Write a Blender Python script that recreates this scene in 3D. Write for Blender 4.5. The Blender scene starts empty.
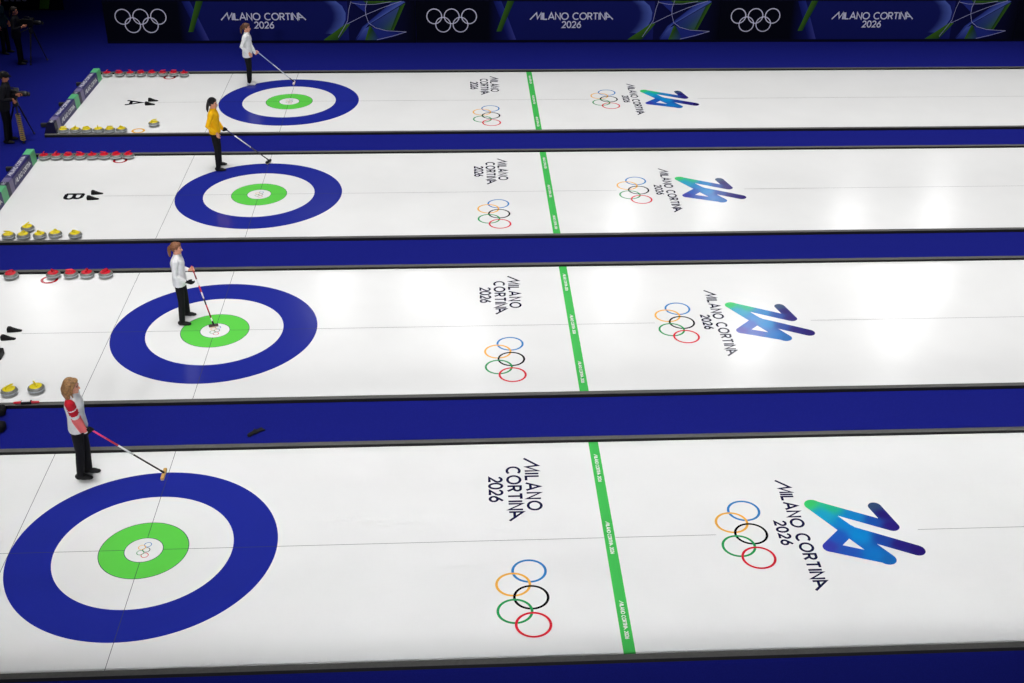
import bpy, bmesh, math, random
from mathutils import Vector, Matrix
random.seed(7)
S = bpy.context.scene
COL = S.collection
PI = math.pi
V = Vector

# ------------------------------------------------------------------ materials
MATS = {}
def mat(name, col, rough=0.6, spec=0.5, metal=0.0, coat=0.0, noise=0.0, nscale=40.0, bump=0.0, bscale=200.0, ior=None):
    if name in MATS: return MATS[name]
    m = bpy.data.materials.new(name); m.use_nodes = True
    nt = m.node_tree; b = nt.nodes['Principled BSDF']
    b.inputs['Base Color'].default_value = (*col, 1); b.inputs['Roughness'].default_value = rough
    b.inputs['Metallic'].default_value = metal; b.inputs['Specular IOR Level'].default_value = spec
    b.inputs['Coat Weight'].default_value = coat
    if ior: b.inputs['IOR'].default_value = ior
    if noise or bump:
        tc = nt.nodes.new('ShaderNodeTexCoord')
    if noise:
        n = nt.nodes.new('ShaderNodeTexNoise'); n.inputs['Scale'].default_value = nscale; n.inputs['Detail'].default_value = 6
        nt.links.new(tc.outputs['Object'], n.inputs['Vector'])
        r = nt.nodes.new('ShaderNodeValToRGB')
        r.color_ramp.elements[0].position = .3; r.color_ramp.elements[1].position = .7
        r.color_ramp.elements[0].color = (*[c*(1-noise) for c in col], 1)
        r.color_ramp.elements[1].color = (*[min(1, c*(1+noise)) for c in col], 1)
        nt.links.new(n.outputs['Fac'], r.inputs['Fac']); nt.links.new(r.outputs['Color'], b.inputs['Base Color'])
    if bump:
        n2 = nt.nodes.new('ShaderNodeTexNoise'); n2.inputs['Scale'].default_value = bscale
        nt.links.new(tc.outputs['Object'], n2.inputs['Vector'])
        bp = nt.nodes.new('ShaderNodeBump'); bp.inputs['Strength'].default_value = bump; bp.inputs['Distance'].default_value = .01
        nt.links.new(n2.outputs['Fac'], bp.inputs['Height']); nt.links.new(bp.outputs['Normal'], b.inputs['Normal'])
    MATS[name] = m
    return m
def srgb(r, g, b):
    f = lambda c: (c/255/12.92) if c/255 <= .04045 else ((c/255+.055)/1.055)**2.4
    return (f(r), f(g), f(b))
def colour_attr_mat(name, rough, spec, k=1.0):
    m = bpy.data.materials.new(name); m.use_nodes = True
    nt = m.node_tree; b = nt.nodes['Principled BSDF']
    b.inputs['Roughness'].default_value = rough; b.inputs['Specular IOR Level'].default_value = spec
    a = nt.nodes.new('ShaderNodeVertexColor'); a.layer_name = 'Col'
    nt.links.new(a.outputs['Color'], b.inputs['Base Color'])
    MATS[name] = m
    return m

ICE_R, ICE_S = 0.19, 0.36
def paint(name, col): return mat(name, col, ICE_R, ICE_S)
M_ice = mat('ice_surface', (.83, .835, .84), ICE_R, ICE_S, noise=.02, nscale=.8, bump=.03, bscale=90)
P_blue = paint('paint_blue', srgb(34, 44, 146)); P_green = paint('paint_green', srgb(98, 210, 80))
P_hog = paint('paint_hog_green', srgb(70, 190, 88)); P_line = paint('paint_line_grey', (.05, .055, .075))
P_dkline = paint('paint_dark_line', (.03, .06, .10)); P_navy = paint('paint_navy', srgb(22, 22, 62))
P_black = paint('paint_black', (.008, .008, .012)); P_white = paint('paint_white', (.85, .86, .86))
P_rb = paint('paint_ring_blue', srgb(52, 128, 196)); P_ry = paint('paint_ring_yellow', srgb(240, 178, 72))
P_rk = paint('paint_ring_black', (.006, .006, .008)); P_rg = paint('paint_ring_green', srgb(38, 150, 84)); P_rr = paint('paint_ring_red', srgb(216, 36, 56))
P_mred = paint('paint_marker_red', srgb(168, 16, 40)); P_mor = paint('paint_marker_orange', srgb(240, 180, 70))
P_grad = colour_attr_mat('paint_gradient', ICE_R, ICE_S)
M_print = colour_attr_mat('banner_print', .85, .05)
M_carpet = mat('royal_blue_carpet', (.0088, .0125, .19), .95, .05, noise=.18, nscale=120, bump=.3, bscale=400)
M_foam = mat('black_foam', (.012, .012, .013), .8, .2)
M_grey = mat('grey_rubber_cover', (.10, .10, .095), .6, .3, noise=.1, nscale=20)
M_wall = mat('dark_wall', (.006, .006, .012), .9, .1)

# ------------------------------------------------------------------ scene helpers
def tag(o, label=None, cat=None, group=None, kind=None):
    if label: o['label'] = label
    if cat: o['category'] = cat
    if group: o['group'] = group
    if kind: o['kind'] = kind
    return o
def thing(name, label, cat, loc=(0, 0, 0), rz=0, group=None):
    o = bpy.data.objects.new(name, None); COL.objects.link(o)
    o.location = loc; o.rotation_euler = (0, 0, rz); o.empty_display_size = .1
    return tag(o, label, cat, group)
def obj(name, bm, mats, parent=None, smooth=False, label=None):
    me = bpy.data.meshes.new(name); bm.normal_update(); bm.to_mesh(me); bm.free()
    for m in (mats if isinstance(mats, (list, tuple)) else [mats]): me.materials.append(m)
    if smooth:
        for p in me.polygons: p.use_smooth = True
    o = bpy.data.objects.new(name, me); COL.objects.link(o)
    if parent: o.parent = parent
    if label: o['label'] = label
    return o
def B(): return bmesh.new()
def box(bm, c, s, mi=0, R=None, bev=0):
    t = bmesh.new()
    bmesh.ops.create_cube(t, size=1)
    for v in t.verts: v.co = V((v.co.x*s[0], v.co.y*s[1], v.co.z*s[2]))
    if bev: bmesh.ops.bevel(t, geom=list(t.edges), offset=bev, segments=2, profile=.5, affect='EDGES')
    mp = {}
    for v in t.verts:
        p = (R @ v.co) if R else v.co
        mp[v] = bm.verts.new(p + V(c))
    for f in t.faces:
        g = bm.faces.new([mp[v] for v in f.verts]); g.material_index = mi
    t.free()
def ellip(bm, c, r, R=None, seg=16, rings=10, mi=0):
    c = V(c); rows = []
    for i in range(1, rings):
        th = PI*i/rings; row = []
        for j in range(seg):
            a = 2*PI*j/seg
            p = V((r[0]*math.sin(th)*math.cos(a), r[1]*math.sin(th)*math.sin(a), r[2]*math.cos(th)))
            row.append(bm.verts.new((R @ p if R else p) + c))
        rows.append(row)
    pt = V((0, 0, r[2])); pb = V((0, 0, -r[2]))
    top = bm.verts.new((R @ pt if R else pt)+c); bot = bm.verts.new((R @ pb if R else pb)+c)
    for j in range(seg):
        k = (j+1) % seg
        bm.faces.new((top, rows[0][j], rows[0][k])).material_index = mi
        for i in range(len(rows)-1): bm.faces.new((rows[i][j], rows[i+1][j], rows[i+1][k], rows[i][k])).material_index = mi
        bm.faces.new((bot, rows[-1][k], rows[-1][j])).material_index = mi
def tube(bm, pts, rads, seg=12, cap=True, mi=0, squash=None):
    """closed tapered tube with domed ends along pts; squash = (dir, factor) flattens sections along dir"""
    pts = [V(p) for p in pts]
    if not isinstance(rads, (list, tuple)): rads = [rads]*len(pts)
    P, Rr = list(pts), list(rads)
    if cap:
        d0 = (pts[0]-pts[1]).normalized(); d1 = (pts[-1]-pts[-2]).normalized()
        P = [pts[0]+d0*rads[0]*k for k in (.95, .7)] + P + [pts[-1]+d1*rads[-1]*k for k in (.7, .95)]
        Rr = [rads[0]*k for k in (.31, .71)] + Rr + [rads[-1]*k for k in (.71, .31)]
    n = len(P); T = []
    for i in range(n):
        a = P[max(i-1, 0)]; b = P[min(i+1, n-1)]; T.append((b-a).normalized())
    ref = V((0, 0, 1)) if abs(T[0].z) < .9 else V((1, 0, 0))
    N = (ref - T[0]*ref.dot(T[0])).normalized(); rows = []
    for i in range(n):
        N = (N - T[i]*N.dot(T[i])).normalized(); Bn = T[i].cross(N); row = []
        for j in range(seg):
            a = 2*PI*j/seg
            off = (N*math.cos(a) + Bn*math.sin(a))*Rr[i]
            if squash: off = off - squash[0]*off.dot(squash[0])*(1-squash[1])
            row.append(bm.verts.new(P[i]+off))
        rows.append(row)
    for i in range(n-1):
        for j in range(seg):
            k = (j+1) % seg
            bm.faces.new((rows[i][j], rows[i][k], rows[i+1][k], rows[i+1][j])).material_index = mi
    bm.faces.new(rows[0][::-1]).material_index = mi; bm.faces.new(rows[-1]).material_index = mi
def rings_loft(bm, rings, seg=24):
    """rings: (cx, cy, z, rx, ry)"""
    rows = []
    for cx, cy, z, rx, ry in rings:
        rows.append([bm.verts.new((cx+rx*math.cos(2*PI*j/seg), cy+ry*math.sin(2*PI*j/seg), z)) for j in range(seg)])
    for i in range(len(rows)-1):
        for j in range(seg):
            k = (j+1) % seg
            bm.faces.new((rows[i][j], rows[i][k], rows[i+1][k], rows[i+1][j]))
    bm.faces.new(rows[0][::-1]); bm.faces.new(rows[-1])
def lathe(bm, prof, seg=32, mi=0, c=(0, 0, 0)):
    rows = []
    for r, z in prof:
        if r < 1e-5: rows.append([bm.verts.new((c[0], c[1], z+c[2]))]*seg)
        else: rows.append([bm.verts.new((c[0]+r*math.cos(2*PI*j/seg), c[1]+r*math.sin(2*PI*j/seg), z+c[2])) for j in range(seg)])
    for i in range(len(rows)-1):
        for j in range(seg):
            k = (j+1) % seg
            vs = []
            for v in (rows[i][j], rows[i][k], rows[i+1][k], rows[i+1][j]):
                if v not in vs: vs.append(v)
            if len(vs) >= 3: bm.faces.new(vs).material_index = mi
def voxel(name, bm, size, mats, parent, matfn=None, smooth=4, post=None, label=None):
    """union of the closed shells in bm as ONE continuous smooth surface"""
    me = bpy.data.meshes.new('t'); bm.normal_update(); bm.to_mesh(me); bm.free()
    t = bpy.data.objects.new('t', me); COL.objects.link(t)
    r = t.modifiers.new('r', 'REMESH'); r.mode = 'VOXEL'; r.voxel_size = size; r.use_smooth_shade = True
    if smooth:
        s = t.modifiers.new('s', 'SMOOTH'); s.factor = .5; s.iterations = smooth
    dg = bpy.context.evaluated_depsgraph_get()
    nm = bpy.data.meshes.new_from_object(t.evaluated_get(dg)); nm.name = name
    bpy.data.objects.remove(t); bpy.data.meshes.remove(me)
    nm.materials.clear()
    for m in (mats if isinstance(mats, (list, tuple)) else [mats]): nm.materials.append(m)
    if post:
        for v in nm.vertices: v.co = post(v.co)
    for p in nm.polygons:
        p.use_smooth = True
        p.material_index = matfn(p.center) if matfn else 0
    o = bpy.data.objects.new(name, nm); COL.objects.link(o)
    if parent: o.parent = parent
    if label: o['label'] = label
    return o

# ------------------------------------------------------------------ flat drawing (paint, print)
class Flat:
    """2-D drawing mapped onto a plane: p(u, v) = o + u*eu + v*ev, raised by z along n"""
    def __init__(s, o, eu, ev, n=(0, 0, 1), z=.0012):
        s.o, s.eu, s.ev, s.n, s.z = V(o), V(eu), V(ev), V(n), z
        s.bm = bmesh.new(); s.k = 0; s.cl = s.bm.loops.layers.float_color.new('Col')
        s.flip = s.eu.cross(s.ev).dot(s.n) < 0
    def P(s, u, v): return s.o + s.eu*u + s.ev*v + s.n*(s.z + s.k*.00012)
    def face(s, pts, mi=0, cols=None):
        vs = [s.bm.verts.new(s.P(*p)) for p in pts]
        if len(vs) < 3: return
        # orientation
        a = sum(pts[i][0]*pts[(i+1) % len(pts)][1]-pts[(i+1) % len(pts)][0]*pts[i][1] for i in range(len(pts)))
        if abs(a) < 1e-12: return
        cs = cols
        if (a < 0) != s.flip:
            vs = vs[::-1]; cs = cols[::-1] if isinstance(cols, list) else cols
        try: f = s.bm.faces.new(vs)
        except ValueError: return
        f.material_index = mi
        if cs is not None:
            for i, l in enumerate(f.loops):
                c = cs[i] if isinstance(cs, list) else cs
                l[s.cl] = (*c, 1)
    def next(s): s.k += 1
    def stroke(s, pts, w, mi=0, cols=None, closed=False, w1=None):
        n = len(pts); L = []
        for i in range(n):
            if closed: a, b, c = pts[i-1], pts[i], pts[(i+1) % n]
            else: a, b, c = pts[max(i-1, 0)], pts[i], pts[min(i+1, n-1)]
            d1 = V((b[0]-a[0], b[1]-a[1])); d2 = V((c[0]-b[0], c[1]-b[1]))
            if d1.length < 1e-9: d1 = d2
            if d2.length < 1e-9: d2 = d1
            d1.normalize(); d2.normalize()
            t = d1+d2
            if t.length < .3: t = d2
            t.normalize(); nn = V((-t.y, t.x)); m = min(1/max(.35, nn.dot(V((-d1.y, d1.x)))), 2.2)
            ww = w if w1 is None else w+(w1-w)*i/max(1, n-1)
            L.append(((b[0]+nn.x*ww/2*m, b[1]+nn.y*ww/2*m), (b[0]-nn.x*ww/2*m, b[1]-nn.y*ww/2*m)))
        for i in range(n if closed else n-1):
            j = (i+1) % n
            cc = None
            if cols is not None: cc = [cols[i], cols[i], cols[j], cols[j]] if isinstance(cols, list) else cols
            s.face([L[i][0], L[i][1], L[j][1], L[j][0]], mi, cc)
        s.next()
    def ring(s, u, v, r, w, mi=0, seg=64, col=None):
        for j in range(seg):
            a, b = 2*PI*j/seg, 2*PI*(j+1)/seg
            q = [(u+rr*math.cos(t), v+rr*math.sin(t)) for rr, t in ((r+w/2, a), (r+w/2, b), (r-w/2, b), (r-w/2, a))]
            s.face(q, mi, col)
        s.next()
    def disc(s, u, v, r, mi=0, seg=64):
        s.face([(u+r*math.cos(2*PI*j/seg), v+r*math.sin(2*PI*j/seg)) for j in range(seg)], mi); s.next()
    def build(s, name, mats, parent, label=None): return obj(name, s.bm, mats, parent, False, label)

def arc(cx, cy, rx, ry, a0, a1, n=14):
    return [(cx+rx*math.cos(math.radians(a0+(a1-a0)*i/n)), cy+ry*math.sin(math.radians(a0+(a1-a0)*i/n))) for i in range(n+1)]
GLYPH = {  # strokes in a box of cap height 1, advance width
 'Mw': ([[(0, .0), (.95, 1), (1.10, .12), (1.62, 1), (1.62, 0)]], 1.62),
 'M': ([[(0, 0), (.06, 1), (.45, .15), (.84, 1), (.9, 0)]], .9),
 'I': ([[(.0, 0), (.0, 1)]], .0), 'L': ([[(0, 1), (0, .05), (.5, .05)]], .5),
 'A': ([[(0, 0), (.43, 1), (.86, 0)], [(.15, .32), (.71, .32)]], .86),
 'Aw': ([[(0, 0), (0, 1), (1.0, 0)], [(0, .38), (.62, .38)]], 1.0),
 'N': ([[(0, 0), (0, 1), (.68, 0), (.68, 1)]], .68),
 'O': ([arc(.5, .5, .48, .47, 0, 360, 30)], 1.0), 'C': ([arc(.48, .5, .47, .47, 48, 312, 24)], .82),
 'R': ([[(0, 0), (0, .96), (.3, .96)] + arc(.3, .71, .27, .25, 90, -90, 10) + [(0, .46)], [(.3, .46), (.6, 0)]], .6),
 'T': ([[(0, .95), (.66, .95)], [(.33, .95), (.33, 0)]], .66),
 '2': ([arc(.3, .68, .28, .28, 165, -35, 12) + [(.03, .05), (.6, .05)]], .6),
 '0': ([arc(.34, .5, .32, .47, 0, 360, 28)], .68),
 '6': ([arc(.32, .31, .29, .28, 0, 360, 20), [(.55, .97), (.30, .72), (.06, .42)]], .62),
 'B': ([[(0, 0), (0, 1)], [(0, .95), (.35, .95)] + arc(.35, .73, .27, .22, 90, -90, 10) + [(0, .51)], [(.35, .51)] + arc(.4, .28, .29, .23, 90, -90, 10) + [(0, .05)]], .7),
 ' ': ([], .3),
}
def text_width(chs, h, gap): return sum(GLYPH[c][1] for c in chs)*h + gap*h*(len(chs)-1)
def draw_text(F, chs, u, v, h, w, gap=.3, mi=0, col=None, sx=1.0):
    for c in chs:
        st, adv = GLYPH[c]
        for s_ in st:
            F.stroke([(u+x*h*sx, v+y*h) for x, y in s_], w, mi, col)
        u += (adv+gap)*h*sx
    return u
def fit_text(F, chs, u, v, h, w, length, mi=0, col=None):
    tot = sum(GLYPH[c][1] for c in chs)*h
    gap = (length-tot)/h/(len(chs)-1)
    sx = 1.0
    if gap < .16:
        gap = .2; sx = length/(tot+gap*h*(len(chs)-1))
    draw_text(F, chs, u, v, h, w, gap, mi, col, sx)
MIL = ['Mw', 'I', 'L', 'A', 'N', 'O']; COR = ['C', 'O', 'R', 'T', 'I', 'N', 'Aw']; YR = list('2026')
MC = MIL+[' ']+COR

# ------------------------------------------------------------------ camera
cam_d = bpy.data.cameras.new('camera'); cam = bpy.data.objects.new('camera', cam_d); COL.objects.link(cam)
yaw, pit, rol, FPX = .06402, -.5211, .01423, 1272.43
f = V((math.sin(yaw)*math.cos(pit), math.cos(yaw)*math.cos(pit), math.sin(pit)))
r = V((math.cos(yaw), -math.sin(yaw), 0)); u = r.cross(f)
r2 = r*math.cos(rol)+u*math.sin(rol); u2 = -r*math.sin(rol)+u*math.cos(rol)
mw = Matrix((r2, u2, -f)).transposed().to_4x4(); mw.translation = V((4.4428, -14.1151, 11.3345))
cam.matrix_world = mw
cam_d.sensor_fit = 'HORIZONTAL'; cam_d.sensor_width = 36; cam_d.lens = FPX*36/1024; cam_d.clip_end = 300; cam_d.shift_x = -20.33/1024; cam_d.shift_y = .29/1024
S.camera = cam

# ------------------------------------------------------------------ setting
XL, XR = -5.43, 30.0
FZ = -.012
bm = B(); box(bm, (9, 8, FZ-.05), (56, 48, .1))
tag(obj('floor', bm, M_carpet), kind='structure')
bm = B(); box(bm, (9, 31.5, 3), (56, .2, 6.2))
tag(obj('wall_back', bm, M_wall), kind='structure')
bm = B(); box(bm, (-18.5, 8, 3), (.2, 46, 6.2))
tag(obj('wall_left', bm, M_wall), kind='structure')

SHEETS = {  # centre y of the house, near edge, far edge
 'D': (0.0, -2.367, 2.389), 'C': (6.201, 3.815, 8.577), 'B': (12.388, 10.028, 14.775), 'A': (18.577, 16.177, 20.94)}
SH_LABEL = {
 'D': 'front white curling sheet, the one with the largest house in the photo',
 'C': 'white curling sheet second from the front, with glare spots by its green line',
 'B': 'white curling sheet with a black B painted behind its house',
 'A': 'white curling sheet with a black A painted behind its house, below the banners'}
SH_SAY = {'D': 'front sheet', 'C': 'second sheet from the front', 'B': 'sheet marked B', 'A': 'sheet marked A'}

def emblem_colour(x, y):
    refs = [((9.45, .68), srgb(60, 200, 110)), ((9.75, .56), srgb(40, 185, 140)), ((9.62, .42), srgb(30, 160, 200)), ((9.9, .22), srgb(20, 130, 205)),
            ((10.05, .36), srgb(25, 130, 200)), ((10.3, .24), srgb(30, 80, 170)), ((10.5, .1), srgb(42, 28, 118)), ((10.45, .35), srgb(40, 28, 112)), ((10.36, .6), srgb(50, 75, 112)),
            ((9.5, -.32), srgb(55, 62, 165)), ((9.7, -.12), srgb(35, 90, 185)), ((9.75, -.42), srgb(40, 85, 180)), ((10.0, -.1), srgb(15, 135, 205)), ((10.1, -.5), srgb(20, 115, 195)),
            ((10.27, -.66), srgb(30, 105, 180)), ((10.3, -.2), srgb(35, 70, 160)), ((10.5, -.32), srgb(40, 30, 120)), ((10.75, -.46), srgb(40, 25, 108))]
    x = 8.365+(x-8.388)/1.0126
    W, C = 0, V((0, 0, 0))
    for (a, b), c in refs:
        w = 1/((x-a)**2+(y-b)**2+.004)**2
        W += w; C += V(c)*w
    return tuple(C/W)

def make_sheet(k):
    y0, yn, yf = SHEETS[k]
    t = thing('ice_sheet', SH_LABEL[k], 'curling sheet', (0, y0, 0), 0, 'curling sheets')
    bm = B(); box(bm, ((XL+XR)/2-.01, (yn+yf)/2-y0, FZ/2), (XR-XL+.02, yf-yn, -FZ))
    obj('ice', bm, M_ice, t)
    a, b = yn-y0+.004, yf-y0-.004
    def F(z=.001): return Flat((0, 0, 0), (1, 0, 0), (0, 1, 0), z=z)
    f_ = F(); f_.ring(0, 0, (1.829+1.219)/2, 1.829-1.219, 0, 160); f_.build('outer_ring', P_blue, t, 'blue outer ring of the house')
    f_ = F(); f_.ring(0, 0, (.61+.262)/2, .61-.262, 0, 120); f_.ring(0, 0, .608, .010, 1, 120); f_.ring(0, 0, .262, .010, 1, 96)
    f_.build('inner_ring', [P_green, P_dkline], t, 'green inner ring of the house')
    # small rings logo on the button
    f_ = F(.0012); 
    for (du, dv, mi) in ((.035, .115, 0), (.035, 0, 2), (.035, -.115, 4), (-.035, .058, 1), (-.035, -.058, 3)): f_.ring(du, dv, .048, .010, mi, 32)
    f_.build('button_logo', [P_rb, P_ry, P_rk, P_rg, P_rr], t, 'tiny coloured rings on the white button')
    # lines
    lw = .0072
    f_ = F(.0035)
    f_.stroke([(0, a), (0, -.262)], lw); f_.stroke([(0, .262), (0, b)], lw)
    f_.build('tee_line', P_line, t)
    f_ = F(.0035); f_.stroke([(-1.829, a), (-1.829, b)], lw); f_.build('back_line', P_line, t)
    f_ = F(.0035)
    for x0, x1 in ((-3.42, -.262), (.262, 6.405), (6.565, 8.0), (10.915, XR-.05)): f_.stroke([(x0, 0), (x1, 0)], lw)
    f_.build('centre_line', P_line, t)
    # hog line with white lettering
    f_ = F(.003); f_.face([(6.405, a), (6.559, a), (6.559, b), (6.405, b)])
    h = f_.build('hog_line', P_hog, t, 'green line across the sheet')
    f_ = Flat((6.459, 0, 0), (0, -1, 0), (1, 0, 0), z=.0042)
    for c in (-1.69, .0, 1.69): fit_text(f_, MC+[' ']+YR, c-.36, 0, .050, .011, .72)
    f_.build('line_lettering', P_white, h, 'small white lettering on the green line')
    # five rings, twice
    def five(cx, cy, name):
        f_ = F()
        for (du, dv, mi) in ((.115, .533, 0), (-.113, .265, 1), (.115, 0, 2), (-.113, -.264, 3), (.115, -.528, 4)):
            f_.ring(cx+du, cy+dv, .224, .036, mi, 72)
        f_.build(name, [P_rb, P_ry, P_rk, P_rg, P_rr], t, 'five interlocking rings in blue, yellow, black, green and red')
    five(5.19, -1.20, 'rings_logo'); five(8.388, .006, 'rings_logo')
    # lettering of three lines beside the green line
    f_ = Flat((0, 0, 0), (0, -1, 0), (1, 0, 0))
    fit_text(f_, MIL, -1.985, 5.365, .205, .040, 1.30); fit_text(f_, COR, -1.76, 5.088, .203, .040, 1.32); fit_text(f_, YR, -1.505, 4.812, .20, .040, .60)
    f_.build('lettering', P_navy, t, 'dark lettering in three lines before the green line')
    f_ = Flat((0, 0, 0), (0, -1, 0), (1, 0, 0))
    fit_text(f_, MC, -1.26, 9.126, .187, .038, 2.49); fit_text(f_, YR, -.272, 8.889, .165, .036, .53)
    f_.build('lettering', P_navy, t, 'dark lettering in one long line with the year under it')
    # gradient number emblem: six round-ended strokes
    f_ = F()
    for (p, q, w) in (((10.405, .56), (10.525, .09), .20), ((9.505, .655), (10.515, .085), .205), ((9.51, .64), (10.24, -.625), .245),
                      ((9.52, -.335), (9.88, .05), .22), ((9.875, .02), (10.705, -.455), .235), ((9.52, -.34), (10.24, -.63), .205)):
        p, q = [(8.388+(z_[0]-8.365)*1.0126, z_[1]) for z_ in (p, q)]
        d = V((q[0]-p[0], q[1]-p[1])); L = d.length; d.normalize(); nn = V((-d.y, d.x)); r_ = w/2
        # rows across the stroke, finely cut so that the colours can blend
        rows = []
        N = 26
        for i in range(-6, N+7):
            if i < 0: s_ = -r_*math.sin(-i/6*PI/2); hw = r_*math.cos(-i/6*PI/2)
            elif i > N: s_ = L+r_*math.sin((i-N)/6*PI/2); hw = r_*math.cos((i-N)/6*PI/2)
            else: s_ = L*i/N; hw = r_
            rows.append([(p[0]+d.x*s_+nn.x*hw*e, p[1]+d.y*s_+nn.y*hw*e) for e in (1, .5, 0, -.5, -1)])
        for i in range(len(rows)-1):
            for j in range(4):
                q4 = [rows[i][j], rows[i][j+1], rows[i+1][j+1], rows[i+1][j]]
                f_.face(q4, 0, [emblem_colour(*z) for z in q4])
        f_.next()
    f_.build('number_logo', P_grad, t, 'slanting number emblem shading from green through blue to navy')
    # painted letter behind the hacks
    if k in 'AB':
        f_ = Flat((0, 0, 0), (0, -1, 0), (1, 0, 0))
        draw_text(f_, [k], -.17 if k == 'A' else -.13, -4.25, .395, .085, sx=1.0)
        f_.build('letter', P_black, t, 'black capital letter on the ice')
    else:
        f_ = Flat((0, 0, 0), (0, -1, 0), (1, 0, 0))
        draw_text(f_, ['C'], -.16, -4.25, .395, .085); f_.build('letter', P_black, t, 'black capital letter on the ice')
    if k == 'C': mk = [(-3.50, 8.33-y0, 0)]
    elif k == 'B': mk = [(-3.51, 14.50-y0, 0)]
    elif k == 'A': mk = [(-3.515, 20.65-y0, 0), (-3.50, 16.47-y0, 1)]
    else: mk = []
    for x, y, c in mk:
        f_ = F(.0016); f_.ring(x, y, .140, .055, 0, 40); f_.build('stone_marker', P_mor if c else P_mred, t, 'orange ring painted on the ice' if c else 'red ring painted on the ice')
    return t
for k in 'DCBA': make_sheet(k)

# foam dividers along both edges of every sheet
BW, BH = .092, .055
for k in 'DCBA':
    y0, yn, yf = SHEETS[k]
    for side, y in (('front', yn-BW/2), ('rear', yf+BW/2)):
        t = thing('foam_divider', 'long low grey-topped black bumper along the %s edge of the %s' % (side, SH_SAY[k]), 'bumper', (0, y, FZ), 0, 'bumpers along the sheets')
        bm = B(); box(bm, ((XL+XR)/2-.1, 0, (BH-FZ-.008)/2), (XR-XL+.3, BW-.006, BH-FZ-.008)); obj('foam_core', bm, M_foam, t)
        bm = B(); box(bm, ((XL+XR)/2-.1, 0, BH-FZ-.004), (XR-XL+.3, BW, .008), bev=.003); obj('top_cover', bm, M_grey, t, label='grey cover strip')

# ------------------------------------------------------------------ back boards with green ends
M_bnavy = mat('board_navy', srgb(44, 38, 104), .45, .4); M_bgreen = mat('board_green', srgb(96, 190, 130), .45, .4)
M_bmauve = mat('board_mauve', srgb(120, 110, 150), .45, .4); M_bdark = mat('board_dark', srgb(22, 20, 60), .45, .4); M_bolive = mat('board_end', (.10, .10, .07), .6, .3)
M_bwhite = mat('board_white_print', (.8, .8, .84), .45, .4)
def back_board(yfar, ynear, label, x=-5.43, rz=0):
    t = thing('back_board', label, 'barrier board', (x, (yfar+ynear)/2, .001), rz, 'barrier boards behind the sheets')
    H = .295; L = yfar-ynear; yc = (yfar+ynear)/2
    def seg(bm, a, b, mi=0):   # trapezoid section: x -.40 .. 0 at the floor, -.205 .. -.015 on top
        sec = [(-.30, 0), (0, 0), (-.018, H-.02), (-.03, H), (-.19, H), (-.205, H-.02)]
        r1 = [bm.verts.new((x, a-yc, z)) for x, z in sec]; r2_ = [bm.verts.new((x, b-yc, z)) for x, z in sec]
        n = len(sec)
        for i in range(n): bm.faces.new((r1[i], r1[(i+1) % n], r2_[(i+1) % n], r2_[i])).material_index = mi
        bm.faces.new(r1).material_index = mi; bm.faces.new(r2_[::-1]).material_index = mi
        bmesh.ops.recalc_face_normals(bm, faces=bm.faces)
    y = yfar; sp = []; half = L/2
    for i in range(2):
        for nm, ln, m in (('green_panel', .36, M_bgreen), ('printed_panel', half-.36-.24-.20, M_bnavy), ('pale_panel', .24, M_bmauve), ('dark_panel', .20, M_bdark)):
            bm = B(); seg(bm, y, y-ln); p = obj(nm, bm, m, t)
            if nm == 'printed_panel':
                F1 = Flat((-.070, y-yc-ln+.10, H), (0, 1, 0), (-1, 0, 0), (0, 0, 1), .001); fit_text(F1, MC, 0, 0, .085, .02, ln-.2)
                F1.build('panel_lettering', M_bwhite, p, 'white lettering')
                F2 = Flat((0, y-yc-ln+.10, .09), (0, 1, 0), (0, 0, 1), (1, 0, 0), .002); F2.ev = V((-.018/(H-.02), 0, 1)); F2.o.x = -.018*.09/(H-.02)
                fit_text(F2, MC, 0, 0, .10, .022, ln-.2); F2.build('panel_lettering', M_bwhite, p, 'white lettering')
            if nm == 'dark_panel':
                F1 = Flat((-.11, y-yc-ln/2, H), (0, -1, 0), (1, 0, 0), (0, 0, 1), .001)
                for du, dv in ((-.05, .014), (0, .014), (.05, .014), (-.025, -.014), (.025, -.014)): F1.ring(du, dv, .022, .006, 0, 20)
                F1.build('panel_logo', M_bwhite, p, 'small white rings')
            y -= ln
    bm = B()
    for q in (.52, .88, .14): box(bm, (-.40, yfar-q*L-yc, .05), (.26, .10, .10), bev=.02)
    obj('brace', bm, mat('brace_black', (.01, .01, .012), .6), t)
    return t
back_board(20.56, 16.28, 'low navy barrier board with green blocks at the end of the sheet marked A', -5.385, -.026)
back_board(14.53, 10.16, 'low navy barrier board with green blocks at the end of the sheet marked B')

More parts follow.
